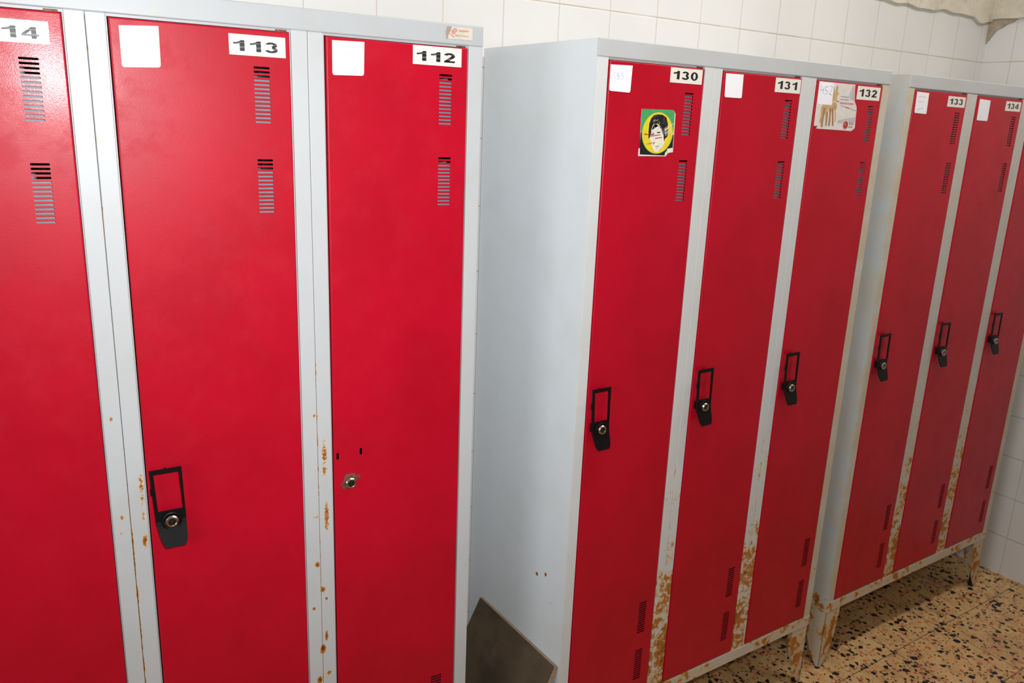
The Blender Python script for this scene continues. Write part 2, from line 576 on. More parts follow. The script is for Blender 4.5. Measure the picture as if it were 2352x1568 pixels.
# ---------------------------------------------------------------- lockers
H, W, WS, MS, HH, ZRT, ZRB = 1.8, 0.9547, 0.0274, 0.0530, 0.0340, 0.2355, 0.2023
DW = (W - 2 * WS - 2 * MS) / 3
LX = [WS + i * (DW + MS) for i in range(3)]
YD = -0.0010            # front of the doors
PL = {
    'outline': [(0.0083,0.0416),(0.0638,0.0389),(0.1478,0.0377),(0.1483,0.0526),(0.1533,0.0798),(0.1645,0.0931),(0.1663,0.1070),(0.1688,0.1432),(0.1562,0.1506),(0.0181,0.1484),(0.0219,0.1420),(0.0080,0.1424),(0.0078,0.0935)],
    'paper': [(0.0085,0.0390),(0.0640,0.0402),(0.0646,0.0924),(0.0113,0.0924)],
    'brownsmudge': [(0.1476,0.0399),(0.1480,0.0545),(0.1521,0.0780),(0.1354,0.0770),(0.1288,0.0627),(0.1333,0.0552),(0.1373,0.0459)],
    'figR': [(0.0635,0.0509),(0.0662,0.0498),(0.0728,0.0655),(0.0748,0.0476),(0.0807,0.0472),(0.0814,0.0633),(0.0883,0.0638),(0.0815,0.0705),(0.0827,0.0821),(0.0707,0.0827),(0.0647,0.0829),(0.0639,0.0660)],
    'figR2': [(0.0683,0.0855),(0.0822,0.0866),(0.0877,0.0972),(0.0829,0.1029),(0.0886,0.1281),(0.0847,0.1310),(0.0791,0.1030),(0.0749,0.1014),(0.0796,0.1284),(0.0837,0.1402),(0.0764,0.1413),(0.0689,0.1016),(0.0653,0.0955)],
    'figM': [(0.0313,0.0933),(0.0671,0.0936),(0.0698,0.0989),(0.0680,0.1107),(0.0686,0.1406),(0.0611,0.1408),(0.0605,0.1110),(0.0555,0.1022),(0.0519,0.1059),(0.0541,0.1429),(0.0511,0.1430),(0.0476,0.1205),(0.0427,0.1117),(0.0422,0.1297),(0.0426,0.1450),(0.0367,0.1452),(0.0373,0.1343),(0.0262,0.1347),(0.0285,0.1211),(0.0268,0.0998)],
    't1': [(0.0952,0.0703),(0.1292,0.0709),(0.1297,0.0727),(0.0956,0.0720)],
    't2': [(0.0951,0.0766),(0.1292,0.0773),(0.1296,0.0791),(0.0955,0.0784)],
    't3': [(0.0954,0.0842),(0.1513,0.0845),(0.1506,0.0882),(0.0954,0.0879)],
    'line1': [(0.0662,0.0829),(0.0919,0.0826),(0.0915,0.0840),(0.0667,0.0848)],
    'redbit1': [(0.0804,0.0822),(0.0918,0.0821),(0.0914,0.0837),(0.0809,0.0842)],
    'line2': [(0.0984,0.0909),(0.1664,0.1009),(0.1670,0.1032),(0.0987,0.0922)],
    'redbit2': [(0.1176,0.0937),(0.1354,0.0966),(0.1357,0.0980),(0.1179,0.0951)],
    'ringC': [(0.1293,0.1369)],
    'ringR': [(0.1387,0.1367),(0.1272,0.1278)],
    't4': [(0.1418,0.1301),(0.1610,0.1309),(0.1613,0.1322),(0.1422,0.1319)],
    't5': [(0.1427,0.1338),(0.1618,0.1341),(0.1621,0.1355),(0.1430,0.1351)],
    't6': [(0.1408,0.1389),(0.1598,0.1393),(0.1589,0.1421),(0.1415,0.1422)],
    'grey': [(0.0947,0.1279),(0.1197,0.1225),(0.1656,0.1172),(0.1669,0.1293),(0.1282,0.1324),(0.0960,0.1334)],
    'hw4': [(0.0157,0.0491),(0.0162,0.0613),(0.0274,0.0590)],
    'hw4b': [(0.0263,0.0538),(0.0257,0.0679)],
    'hw5': [(0.0419,0.0511),(0.0320,0.0530),(0.0327,0.0596),(0.0404,0.0609),(0.0410,0.0671),(0.0326,0.0693)],
    'hw2': [(0.0499,0.0503),(0.0586,0.0493),(0.0575,0.0574),(0.0493,0.0676),(0.0602,0.0697)],
    'soutline': [(0.0928,0.1258),(0.1803,0.1245),(0.1876,0.1320),(0.1892,0.2096),(0.1751,0.2120),(0.1695,0.2183),(0.0928,0.2186),(0.0927,0.2031),(0.0972,0.2030),(0.0940,0.1724)],
    'green': [(0.0928,0.1258),(0.1803,0.1245),(0.1851,0.1310),(0.1857,0.1678),(0.0944,0.1718)],
    'black': [(0.0944,0.1718),(0.1873,0.1745),(0.1874,0.2016),(0.1740,0.2030),(0.1670,0.2110),(0.1661,0.2167),(0.0970,0.2152)],
    'ellC': [(0.1405,0.1717)],
    'ellpts': [(0.0985,0.1723),(0.1840,0.1735),(0.1404,0.1305),(0.1406,0.2130)],
    'hair': [(0.1378,0.1349),(0.1502,0.1350),(0.1618,0.1401),(0.1669,0.1505),(0.1701,0.1637),(0.1701,0.1772),(0.1629,0.1829),(0.1621,0.1891),(0.1586,0.1797),(0.1583,0.1707),(0.1521,0.1642),(0.1467,0.1577),(0.1383,0.1525),(0.1310,0.1560),(0.1251,0.1584),(0.1228,0.1650),(0.1230,0.1738),(0.1207,0.1805),(0.1172,0.1839),(0.1157,0.1696),(0.1161,0.1532),(0.1204,0.1432),(0.1273,0.1370)],
    'face': [(0.1220,0.1651),(0.1306,0.1527),(0.1465,0.1566),(0.1573,0.1685),(0.1610,0.1796),(0.1623,0.1908),(0.1578,0.1998),(0.1505,0.2045),(0.1480,0.2095),(0.1371,0.2097),(0.1308,0.2025),(0.1250,0.1915),(0.1192,0.1805)],
    'mouth': [(0.1365,0.1980),(0.1490,0.1980),(0.1468,0.1991),(0.1390,0.1993)],
    'mouth2': [(0.1394,0.2024),(0.1456,0.2023),(0.1426,0.2032)],
    'eyeL': [(0.1231,0.1749),(0.1313,0.1725),(0.1316,0.1747),(0.1241,0.1766)],
    'eyeR': [(0.1388,0.1701),(0.1479,0.1688),(0.1482,0.1710),(0.1406,0.1723)],
    'red1': [(0.1026,0.1749),(0.1084,0.1731),(0.1124,0.1747),(0.1325,0.1692),(0.1126,0.1761),(0.1088,0.1762)],
    'red2': [(0.1212,0.1777),(0.1486,0.1743),(0.1495,0.1756),(0.1228,0.1791)],
    'red3': [(0.1339,0.1819),(0.1538,0.1792),(0.1555,0.1803),(0.1372,0.1833)],
    'red4': [(0.1137,0.1937),(0.1349,0.1902),(0.1353,0.1913),(0.1323,0.1952),(0.1307,0.1947),(0.1335,0.1916),(0.1141,0.1946)],
    'wh1': [(0.1600,0.1651),(0.1850,0.1499),(0.1854,0.1505),(0.1617,0.1662)],
    'wh2': [(0.1608,0.1718),(0.1772,0.1635),(0.1776,0.1644),(0.1618,0.1731)],
    'wh3': [(0.1708,0.2030),(0.1865,0.2005),(0.1891,0.2084),(0.1750,0.2109)],
    'logo': [(0.2198,-0.0004),(0.2697,-0.0010),(0.2697,0.0192),(0.2191,0.0202),(0.2170,0.0092)],
    'logoDark': [(0.2198,-0.0004),(0.2290,-0.0005),(0.2268,0.0064),(0.2246,0.0115),(0.2224,0.0141),(0.2219,0.0200),(0.2188,0.0200),(0.2170,0.0092)],
    'dot': [(0.2323,0.0081)],
    'dotr': [(0.2366,0.0078)],
    'bar': [(0.2429,0.0043),(0.2619,0.0039),(0.2619,0.0061),(0.2430,0.0067)],
    'txt': [(0.2361,0.0122),(0.2618,0.0135)],
    'arc1': [(0.2328,0.0025),(0.2365,0.0027),(0.2389,0.0054),(0.2383,0.0074)],
    'arc2': [(0.2258,0.0121),(0.2287,0.0143),(0.2345,0.0167)],
    'hw5a': [(0.0177,0.0615),(0.0132,0.0623),(0.0129,0.0665),(0.0161,0.0673),(0.0159,0.0725),(0.0121,0.0732)],
    'hw8': [(0.0262,0.0615),(0.0220,0.0623),(0.0231,0.0664),(0.0274,0.0671),(0.0273,0.0738),(0.0238,0.0735),(0.0239,0.0673),(0.0262,0.0620)],
    'hw5b': [(0.0382,0.0608),(0.0333,0.0616),(0.0333,0.0652),(0.0376,0.0660),(0.0388,0.0711),(0.0340,0.0732)],
}


def UW(lst, ox, dw=0.0):
    return [(ox + a, H - b - dw) for a, b in lst]


def vent_holes(ox, u0, tops, fine):
    hs, strips = [], []
    for k, t in enumerate(tops):
        pitch, hh, n = (0.00632, 0.0034, 14)
        if k >= 2:
            pitch, hh = 0.00632, 0.0038
        for i in range(n):
            zt = H - t - i * pitch
            hs.append(rrect(ox + u0, ox + u0 + 0.0248, zt - hh, zt, 0.0012, 2))
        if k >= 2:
            strips.append((ox + u0 - 0.012, ox + u0 + 0.040, H - t - 13 * pitch - 0.020, H - t + 0.004, 2))  # black sheet added as the shade inside the lower vents
        elif fine is not None:
            strips.append((ox + u0 - 0.005, ox + u0 + 0.030, H - t - 13 * pitch - 0.010, H - t - (hh + 0.0018) - fine * pitch, 1))  # stiffener starts low, so shade in the top slots is shaped in
    return hs, strips


def make_door(unit, i, num, spec):
    ox = LX[i]
    x0, x1, z0, z1 = ox + 0.0034, ox + DW - 0.0024, ZRT + 0.003, H - HH - 0.0048
    r = 0.0024
    holes, strips = vent_holes(ox, spec['vu'], spec['vt'], spec.get('dark', 0))
    mb = MB()
    cells = {}
    xc, zc = {x0 + r, x1 - r, ox + spec['vu'] - .001, ox + spec['vu'] + .0258}, {z0 + r, z1 - r}
    for h in holes:                                     # one grid cell around each slot
        a, b = min(p[1] for p in h) - .0006, max(p[1] for p in h) + .0006
        cells[(ox + spec['vu'] - .001, a)] = h
        zc |= {a, b}
    if spec.get('slots'):
        zm = H - sum(q[1] for q in spec['slots']) / len(spec['slots'])
        zc |= {zm - .009, zm + .009}
        for q in spec['slots']:
            h = rrect(ox + q[0] - 0.0023, ox + q[0] + 0.0023, H - q[1] - 0.0066, H - q[1] + 0.0066, 0.0018, 3)
            holes.append(h)
            cells[(ox + q[0] - .003, zm - .009)] = h
            xc |= {ox + q[0] - .003, ox + q[0] + .003}
    xc, zc = sorted(xc), sorted(zc)
    for a, a2 in zip(xc, xc[1:]):
        for b, b2 in zip(zc, zc[1:]):
            rect = [(a, b), (a2, b), (a2, b2), (a, b2)]
            h = cells.get((a, b))
            if h:
                mb.flat([rect, h], YD, 0)
            else:
                mb.face([(p[0], YD, p[1]) for p in rect], 0)
    for h in holes:                                     # the cut edge of each slot
        for a, b in zip(h, h[1:] + h[:1]):
            mb.face([(a[0], YD, a[1]), (b[0], YD, b[1]), (b[0], YD + 0.0006, b[1]), (a[0], YD + 0.0006, a[1])], 0)
    prev = (r, YD)                                      # rolled edge
    for k in range(1, 6):
        a = math.pi / 2 * min(k, 4) / 4
        cur = (r - r * math.sin(a), YD + r - r * math.cos(a)) if k < 5 else (0.0, YD + 0.018)
        (i0, y0), (i1, y1) = prev, cur
        A = [(x0 + i0, z0 + i0), (x1 - i0, z0 + i0), (x1 - i0, z1 - i0), (x0 + i0, z1 - i0)]
        B = [(x0 + i1, z0 + i1), (x1 - i1, z0 + i1), (x1 - i1, z1 - i1), (x0 + i1, z1 - i1)]
        for q in range(4):
            s = (q + 1) % 4
            mb.face([(A[q][0], y0, A[q][1]), (B[q][0], y1, B[q][1]), (B[s][0], y1, B[s][1]), (A[s][0], y0, A[s][1])], 0)
        prev = cur
    for (a, b, c, d, mi) in strips:                         # grey stiffener behind upper slots; added black sheets stand in for shade lower down
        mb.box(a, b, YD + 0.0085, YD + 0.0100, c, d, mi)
    door = mb.build('locker_door', [M['red'], M['grey'], M['rubber']], unit)
    tag(door, 'red locker door %s' % spec['say'])
    h = MB()                                            # pivot at the top right corner
    h.box(ox + DW - 0.024, ox + DW - 0.006, YD + 0.003, YD + 0.010, z1 - 0.001, z1 + 0.0036, 0)
    h.lathe(ox + DW - 0.014, z1 + 0.0012, [(0.0022, YD + 0.001), (0.0022, YD + 0.006)], 0, 10)
    h.build('hinge_pin', [M['washer']], door)
    return door


def number_plate(door, i, num, u0, u1, w0, w1, wide, tilt=0.0):
    if num is None:
        return
    ox = LX[i]
    x0, x1, z1, z0 = ox + u0, ox + u1, H - w0, H - w1
    mb = MB()
    y = YD - 0.0006
    mb.prism([(x0, z0), (x1, z0 + tilt), (x1, z1 + tilt), (x0, z1)], y, YD - 0.0001, 0)
    hgt = z1 - z0
    a, b = (0.075, 0.86) if wide else (0.09, 0.86)
    t0, t1 = (0.20, 0.72) if wide else (0.24, 0.80)
    add_digits(mb, num, x0 + a * (x1 - x0), x0 + b * (x1 - x0), z0 + t0 * hgt, z0 + t1 * hgt, y - 0.0002, 1)
    if wide:
        for fz in (0.36, 0.41, 0.60):
            mb.face([(x0 + 0.06 * (x1 - x0), y - 0.0004, z0 + fz * hgt), (x0 + .88 * (x1 - x0), y - 0.0004, z0 + fz * hgt - 0.0003),
                     (x0 + .88 * (x1 - x0), y - 0.0004, z0 + fz * hgt - 0.0001), (x0 + 0.06 * (x1 - x0), y - 0.0004, z0 + fz * hgt + 0.0002)], 0)
        for fz in (0.12, 0.82):
            mb.face([(x0, y - 0.0002, z0 + fz * hgt), (x1, y - 0.0002, z0 + fz * hgt), (x1, y - 0.0002, z0 + fz * hgt + .0002), (x0, y - 0.0002, z0 + fz * hgt + .0002)], 2)
    o = mb.build('number_plate', [M['plate'], M['ink'], M['scratch']], door)
    tag(o, 'white plate with the black number %s' % num)


def note(door, i, quad, strokes=(), ink='pen', say='blank white paper note'):
    ox = LX[i]
    q = [Vector(p) for p in UW(quad, ox)]
    # round the two lower corners
    def rc(p, a, b, r=0.003):
        return [tuple(p + (a - p).normalized() * r), tuple(p + (a - p).normalized() * r * .35 + (b - p).normalized() * r * .35), tuple(p + (b - p).normalized() * r)]
    lp = [tuple(q[0]), tuple(q[1])] + rc(q[2], q[1], q[3]) + rc(q[3], q[2], q[0])
    mb = MB()
    y = YD - 0.0008
    mb.prism(lp, y, YD - 0.0001, 0)
    for st in strokes:
        mb.stroke(UW(st, ox), 0.0010, y - 0.0002, 1)
    tag(mb.build('paper_note', [M['paper'], M[ink]], door), say)


def handle(door, i, wt, hb=0.137):
    """black plastic card frame with a pull lip; wt: distance of its top below the cabinet top"""
    ox = LX[i]
    zt = H - wt
    k = hb / 0.145
    F = lambda u, w: (ox + u, zt - w * k)
    mb = MB()
    yf, yb = -0.0135, -0.0100
    loops = [[F(.006, 0), F(.056, 0), F(.0568, .045), F(.0580, .100), F(.0105, .102), F(.0095, .078), F(.0075, .040)]]
    win = [F(.0120, .0078), F(.0510, .0078), F(.0540, .0800), F(.0150, .0800)]
    mb.flat([loops[0], win], yf, 0)
    mb.flat([loops[0], win], yb, 0)
    for lp in (loops[0], win):
        for a, b in zip(lp, lp[1:] + lp[:1]):
            mb.face([(a[0], yf, a[1]), (b[0], yf, b[1]), (b[0], yb, b[1]), (a[0], yb, a[1])], 0)
    # notches on the rails
    for u in (.0068, .0556):
        a, b = F(u, .034), F(u, .046)
        mb.box(a[0] - .0012, a[0] + .0012, yf + .0006, yb, b[1], a[1], 0)
    # feet that carry the frame on the door
    for u, ww in ((.031, .003),):
        a = F(u, ww)
        mb.box(a[0] - .002, a[0] + .002, yb, YD - .0002, a[1] - .003, a[1] + .001, 0)
    a, b = F(.0125, .0835), F(.0560, .104)
    mb.box(a[0], b[0], yb, YD - .0002, b[1], a[1], 0, .001)
    # pull lip, sloping away from the door
    top = [(F(.0100, .098), -0.0135), (F(.0580, .098), -0.0135)]
    n = 6
    rows = []
    for j in range(n + 1):
        t = j / n
        w = .098 + .047 * t
        ul, ur = .0100 + .0075 * min(1, t * 1.15), .0580 - .0012 * t
        if j == n:
            ul, ur = ul + .005, ur - .004
        elif j == n - 1:
            ul, ur = ul + .0008, ur - .0006
        yy = -0.0135 - 0.0125 * t ** 1.1
        (xl, zz), (xr, _) = F(ul, w), F(ur, w)
        rows.append((xl, xr, yy, zz))
    for (a, b) in zip(rows, rows[1:]):
        for dy, fl in ((0, 0), (.0028, 1)):
            P = [(a[0], a[2] + dy, a[3]), (b[0], b[2] + dy, b[3]), (b[1], b[2] + dy, b[3]), (a[1], a[2] + dy, a[3])]
            mb.face(P[::-1] if fl else P, 0)
        mb.face([(a[0], a[2], a[3]), (a[0], a[2] + .0028, a[3]), (b[0], b[2] + .0028, b[3]), (b[0], b[2], b[3])], 0)
        mb.face([(a[1], a[2], a[3]), (b[1], b[2], b[3]), (b[1], b[2] + .0028, b[3]), (a[1], a[2] + .0028, a[3])], 0)
    e = rows[-1]
    mb.face([(e[0], e[2], e[3]), (e[0], e[2] + .0028, e[3]), (e[1], e[2] + .0028, e[3]), (e[1], e[2], e[3])], 0)
    # raised collar around the lock
    c = F(.0345, .0990)
    mb.lathe(c[0], c[1], [(.0168, -.0138), (.0160, -.0165), (.0145, -.0172), (.0132, -.0165), (.0126, -.0138)], 0, 32)
    tag(mb.build('handle', [M['black']], door), 'black plastic handle with an open card frame')
    lock(door, c[0], c[1], -0.0138)


def lock(door, cx, cz, y, rust=False):
    mb = MB()
    if rust:
        r = [(-.0205, -.002), (-.013, .004), (-.012, .010), (-.0085, .018), (.002, .0185), (.0100, .0165), (.0095, .011), (.014, .013), (.0185, .0125),
             (.0195, .006), (.013, .004), (.009, -.006), (.004, -.0125), (-.001, -.0110), (-.010, -.0105), (-.014, -.0110), (-.0150, -.003)]
        mb.prism([(cx + a, cz + b) for a, b in r], y - 0.0005, y + 0.0006, 2)
    mb.lathe(cx, cz, [(.0115, y), (.0115, y - .0015), (.0108, y - .0050), (.0090, y - .0072), (.0072, y - .0076), (.0064, y - .0070), (.0062, y - .0056)], 0, 32)
    mb.lathe(cx, cz, [(.0062, y - .0056), (.0058, y - .0060), (.0034, y - .0060), (.0030, y - .0050), (.0013, y - .0052), (0, y - .0056)], 1, 28)
    mb.box(cx - .0004, cx + .0004, y - .0063, y - .0058, cz - .004, cz - .0015, 3)
    tag(mb.build('lock', [M['metal'], M['core'], M['washer'], M['pblack']], door, True), 'round nickel cylinder lock')


def leg(unit, cx, cy, sx, sy, mat, cap):
    """folded angle leg at a corner; sx, sy point inward"""
    prof = [(0, ZRB), (.070, ZRB), (.067, .155), (.058, .10), (.042, .050), (.022, .018), (.012, .004), (0, .004)]
    mb = MB()
    t = .0022
    mb.prism([(cx + sx * a, b) for a, b in prof], cy, cy + sy * t, 0)
    if sy < 0:
        pass
    mb.prism([(sy * a, b) for a, b in prof], 0, t * sx, 0, fn=lambda a, b, c: (cx + b, cy + a, c))
    o = mb.build('leg', [mat], unit)
    mb = MB()
    mb.box(min(cx + sx * .0026, cx + sx * .018), max(cx + sx * .0026, cx + sx * .018), min(cy + sy * .0026, cy + sy * .018), max(cy + sy * .0026, cy + sy * .018), 0.0, cap, 0, .001)
    tag(mb.build('foot_cap', [M['rubber']], o), 'black rubber foot')


def make_unit(name, loc, yaw, D, label, mats, doors, capz):
    u = bpy.data.objects.new(name, None)
    C.objects.link(u)
    u.location = loc
    u.rotation_euler = (0, 0, yaw)
    tag(u, label, 'locker', 'three-door steel lockers')
    side, head, st, bot, lg = mats
    mb = MB()
    T = .0016
    mb.box(0, T, .0020, D, ZRB, H - .0005)
    mb.box(W - T, W, .0020, D, ZRB, H - .0005)
    mb.box(T, W - T, D - T, D, ZRB, H - .0005)
    mb.box(T, W - T, .004, D - T, H - .0025, H - .0005)
    mb.box(T, W - T, .004, D - T, ZRB + .0005, ZRB + .0025)
    for i in (0, 1):
        xc = LX[i] + DW + MS / 2
        mb.box(xc - .001, xc + .001, .022, D - T, ZRB + .003, H - .003)
    mb.build('body', [side], u)
    # header: folded sheet with a rounded top
    mb = MB()
    mb.box(-.0004, W + .0004, -.0014, .0030, H - HH, H, 0, .0018)
    mb.box(T, W - T, .0030, .018, H - HH, H - HH + .0015, 0)
    mb.box(LX[0], LX[2] + DW, .0035, .0055, H - HH - .0038, H - HH + .001, 0)
    hd = mb.build('header_rail', [head], u)
    mb = MB()
    mb.box(-.0003, W + .0003, -.0008, .0026, ZRB - .0006, ZRT, 0, .0013)
    mb.box(T, W - T, .0026, .019, ZRT - .0022, ZRT - .0006, 0)
    mb.build('bottom_rail', [bot], u)
    z0, z1 = ZRT - .0004, H - HH + .0004
    for k in range(4):
        mb = MB()
        if k == 0:
            mb.box(-.0001, WS, 0, .0019, ZRB + .001, z1, 0, .0008)
            mb.box(WS - .0016, WS - .0001, .0018, .02, z0, z1)
            mb.box(WS, WS + .0018, .0050, .02, z0, z1)
        elif k == 3:
            mb.box(W - WS, W + .0001, 0, .0019, ZRB + .001, z1, 0, .0008)
            mb.box(W - WS + .0001, W - WS + .0016, .0018, .02, z0, z1)
            mb.box(W - WS - .0014, W - WS, .0050, .02, z0, z1)
        else:
            a = LX[k - 1] + DW
            mb.box(a, a + MS / 2 - .0003, 0, .020, z0, z1, 0, .0011)
            mb.box(a + MS / 2 + .0003, a + MS, .0003, .020, z0, z1, 0, .0014)
            mb.box(a - .0014, a, .0050, .02, z0, z1)
            mb.box(a + MS, a + MS + .0018, .0050, .02, z0, z1)
        mb.build('stile', [st[k]], u)
    for cx, sx in ((.001, 1), (W - .001, -1)):
        for cy, sy in ((.0008, 1), (D - .001, -1)):
            leg(u, cx, cy, sx, sy, lg, capz if (sx < 0 and sy > 0) else .006)
    for i, d in enumerate(doors):
        dr = make_door(u, i, d.get('num'), d)
        if d.get('num'):
            number_plate(dr, i, d['num'], *d['plate'], d.get('wide', False))
        if 'note' in d:
            note(dr, i, *d['note'])
        if 'handle' in d:
            handle(dr, i, d['handle'])
        if 'lock' in d:
            lock(dr, i and LX[i] + d['lock'][0], H - d['lock'][1], YD, True)
        if 'extra' in d:
            d['extra'](dr, LX[i])
    return u, hd


def face_sticker(door, ox):
    mb = MB()
    y = YD - 0.0005
    mb.prism(UW(PL['soutline'], ox), y, YD - 0.0001, 0)
    g = lambda n: UW(PL[n], ox)
    mb.flat([g('green')], y - .0001, 1)
    mb.flat([g('black')], y - .0001, 2)
    cx, cz = ox + .1412, H - .1717
    mb.flat([ellipse(cx, cz, .0436, .0420, 48)], y - .0002, 1)
    mb.flat([ellipse(cx, cz, .0424, .0409, 48)], y - .0003, 3)
    mb.flat([g('hair')], y - .0005, 2)
    mb.flat([g('face')], y - .0004, 4)
    mb.flat([UW([(.1235, .1660), (.1306, .1545), (.1420, .1575), (.1500, .1640), (.1575, .1760), (.1590, .1700), (.1500, .1600), (.1350, .1540), (.1262, .1590)], ox)], y - .0006, 6)
    for n in ('mouth', 'mouth2'):
        mb.flat([g(n)], y - .0006, 6)
    for n in ('eyeL', 'eyeR'):
        mb.flat([g(n)], y - .0006, 2)
    random.seed(11)
    for k in range(26):                                 # scratches through the print
        a = random.uniform(.122, .162); b = random.uniform(.141, .172)
        d = random.uniform(.004, .010); an = random.uniform(.5, 1.6)
        mb.stroke(UW([(a, b), (a + d * math.cos(an), b - d * math.sin(an))], ox), .0007, y - .0007, 6 if k % 2 else 4)
    for k in range(7):
        mb.stroke(UW([(.1570 + .001 * k, .164 + .0022 * k), (.170 + .001 * k, .155 + .0026 * k)], ox), .0006, y - .0007, 4)
    for n in ('red1', 'red2', 'red3', 'red4'):
        mb.flat([g(n)], y - .0008, 5)
    for n in ('wh1', 'wh2', 'wh3'):
        mb.flat([g(n)], y - .0008, 4)
    tag(mb.build('sticker', [M['paper2'], M['green'], M['pblack'], M['yellow'], M['skin'], M['pred'], M['hairg']], door),
        'scratched green, black and yellow sticker with a pale face')


def poster(door, ox):
    mb = MB()
    y = YD - 0.0005
    g = lambda n: UW([(a, max(b, .0412)) for a, b in PL[n]], ox)
    mb.prism(g('outline'), y, YD - 0.0001, 0)
    mats = ['paper2', 'ptan', 'ptan2', 'plg', 'pgrey', 'ppink', 'pred', 'pblack']
    for lay, (n, mi) in enumerate((('brownsmudge', 3), ('grey', 3), ('figR', 1), ('figR2', 1), ('figM', 1), ('t1', 4), ('t2', 4), ('t3', 5), ('line1', 0), ('line2', 3),
                                   ('redbit1', 6), ('redbit2', 6), ('t4', 4), ('t5', 4), ('t6', 5))):
        mb.flat([g(n)], y - .00010 - .00003 * lay, mi)
    for a, b, c, d in ((.0615, .100, .0645, .140), (.0520, .108, .0530, .140), (.0700, .100, .0790, .138), (.0400, .100, .0350, .143)):
        mb.stroke(UW([(a, b), (c, d)], ox), .0045, y - .0006, 2)
    cx, cz = ox + .1293, H - .1369
    mb.flat([ellipse(cx, cz, .0098, .0095)], y - .0007, 5)
    mb.flat([ellipse(cx, cz, .0088, .0086)], y - .00075, 6)
    mb.flat([ellipse(cx - .001, cz + .001, .0038, .0036)], y - .0008, 5)
    mb.stroke([(cx - .003, cz - .002), (cx + .004, cz + .004)], .0018, y - .0009, 7)
    tag(mb.build('sticker', [M[k] for k in mats], door), 'torn pale leaflet with tan figures and a red ring mark')


VB = (0.0885, 0.2260, 1.2915, 1.4270)
VA = (0.0905, 0.2330, 1.3180, 1.4560)
R4 = lambda a, b, c, d: (a, b, c, d)

# enamel with the wear each cabinet shows
Z0, Z1 = 0.0, 1.8
clean = [(0, -.20), (1.8, -.20)]
matA = enamel('enamel_near', GREY, [(0, .06), (.45, -.07), (.62, -.10), (.9, -.17), (1.3, -.20), (1.8, -.135)],
              spots=[(0.304, 1.158, 0.008, 0.01, 0.46), (0.306, 0.985, 0.009, 0.014, 0.5), (0.303, 0.958, 0.006, 0.009, 0.48), (0.338, 1.05, 0.007, 0.05, 0.3), (0.338, 0.985, 0.009, 0.05, 0.33),
                     (0.337, 0.935, 0.008, 0.022, 0.48), (0.326, 0.8, 0.009, 0.015, 0.34), (0.631, 1.114, 0.006, 0.008, 0.42), (0.645, 1.02, 0.012, 0.07, 0.3), (0.648, 0.9, 0.011, 0.09, 0.31),
                     (0.632, 0.928, 0.01, 0.009, 0.36), (0.63, 0.814, 0.0135, 0.015, 0.5), (0.64, 0.758, 0.012, 0.015, 0.48), (0.646, 0.736, 0.009, 0.012, 0.52), (0.621, 0.722, 0.009, 0.0105, 0.5),
                     (0.645, 0.655, 0.009, 0.024, 0.54), (0.637, 0.628, 0.0135, 0.024, 0.56), (0.648, 0.57, 0.015, 0.015, 0.5), (0.628, 0.56, 0.015, 0.021, 0.54), (0.948, 0.727, 0.009, 0.03, 0.3)],
              seams=[(.3190, .0040, .2, .95, .38), (.3190, .0028, .95, 1.75, .26), (.6363, .003, .2, 1.2, .30)],
              freckles=[(.339, 1.03, .009, .085, .40), (.338, .94, .010, .035, .42), (.648, 1.03, .012, .10, .40), (.650, .91, .011, .07, .40), (.630, .915, .012, .014, .36)])
headA = enamel('enamel_near_top', lin(178, 182, 184), [(1.7, -.15), (1.772, -.06), (1.8, -.19)], seams=[])
sideG = enamel('enamel_side', lin(222, 228, 232), [(0, -.05), (.5, -.20), (1.8, -.22)], spots=[(0, .72, .4, .006, .28)], rough=.45)
sideB = enamel('enamel_side_middle', lin(222, 228, 232), [(0, -.05), (.3, -.18), (.6, -.21), (1.8, -.25)], rough=.45, axis=1,
               spots=[(.108, .604, .009, .010, .54), (.074, .620, .009, .012, .56), (.136, .565, .004, .006, .36), (.046, .560, .004, .005, .40), (.046, .667, .003, .004, .34)])
headB = enamel('enamel_top', lin(186, 190, 191), [(1.7, -.15), (1.770, -.08), (1.8, -.21)], rough=.4)
heavy = enamel('enamel_rusty', lin(206, 209, 208), [(0, .18), (.30, .15), (.50, .14), (.60, .08), (.66, .00), (.80, .05), (.88, -.08), (1.1, -.19), (1.8, -.16)],
               seams=[(.3185, .005, .2, .86, .33), (.6363, .005, .2, .86, .33)])
leftB = enamel('enamel_left_edge', lin(210, 214, 214), [(0, -.12), (.8, -.17), (1.8, -.2)])
creamE = enamel('enamel_yellowed', lin(200, 198, 190), [(0, .05), (.4, -.02), (.8, -.08), (1.3, -.14), (1.8, -.20)], cream=.75)
heavyC = enamel('enamel_rusty_far', lin(196, 198, 196), [(0, .18), (.35, .14), (.6, .10), (.8, .04), (1.0, -.04), (1.2, -.14), (1.8, -.16)], cream=.35)
sideC = enamel('enamel_side_far', lin(186, 192, 194), [(0, .10), (.24, .05), (.33, -.01), (.42, -.07), (.8, -.10), (1.2, -.16), (1.8, -.25)], cream=.4, axis=1, spots=[(.045, .232, .05, .06, .42), (.02, .21, .04, .04, .40)])
railR = enamel('enamel_bottom_rail', lin(205, 200, 192), [(0, .075), (1.8, .075)], cream=.35, fine=.55)
legR = enamel('enamel_leg', lin(200, 196, 186), [(0, .08), (.1, .145), (.16, .125), (.2, .08), (1.8, 0)], cream=.5, fine=.4)

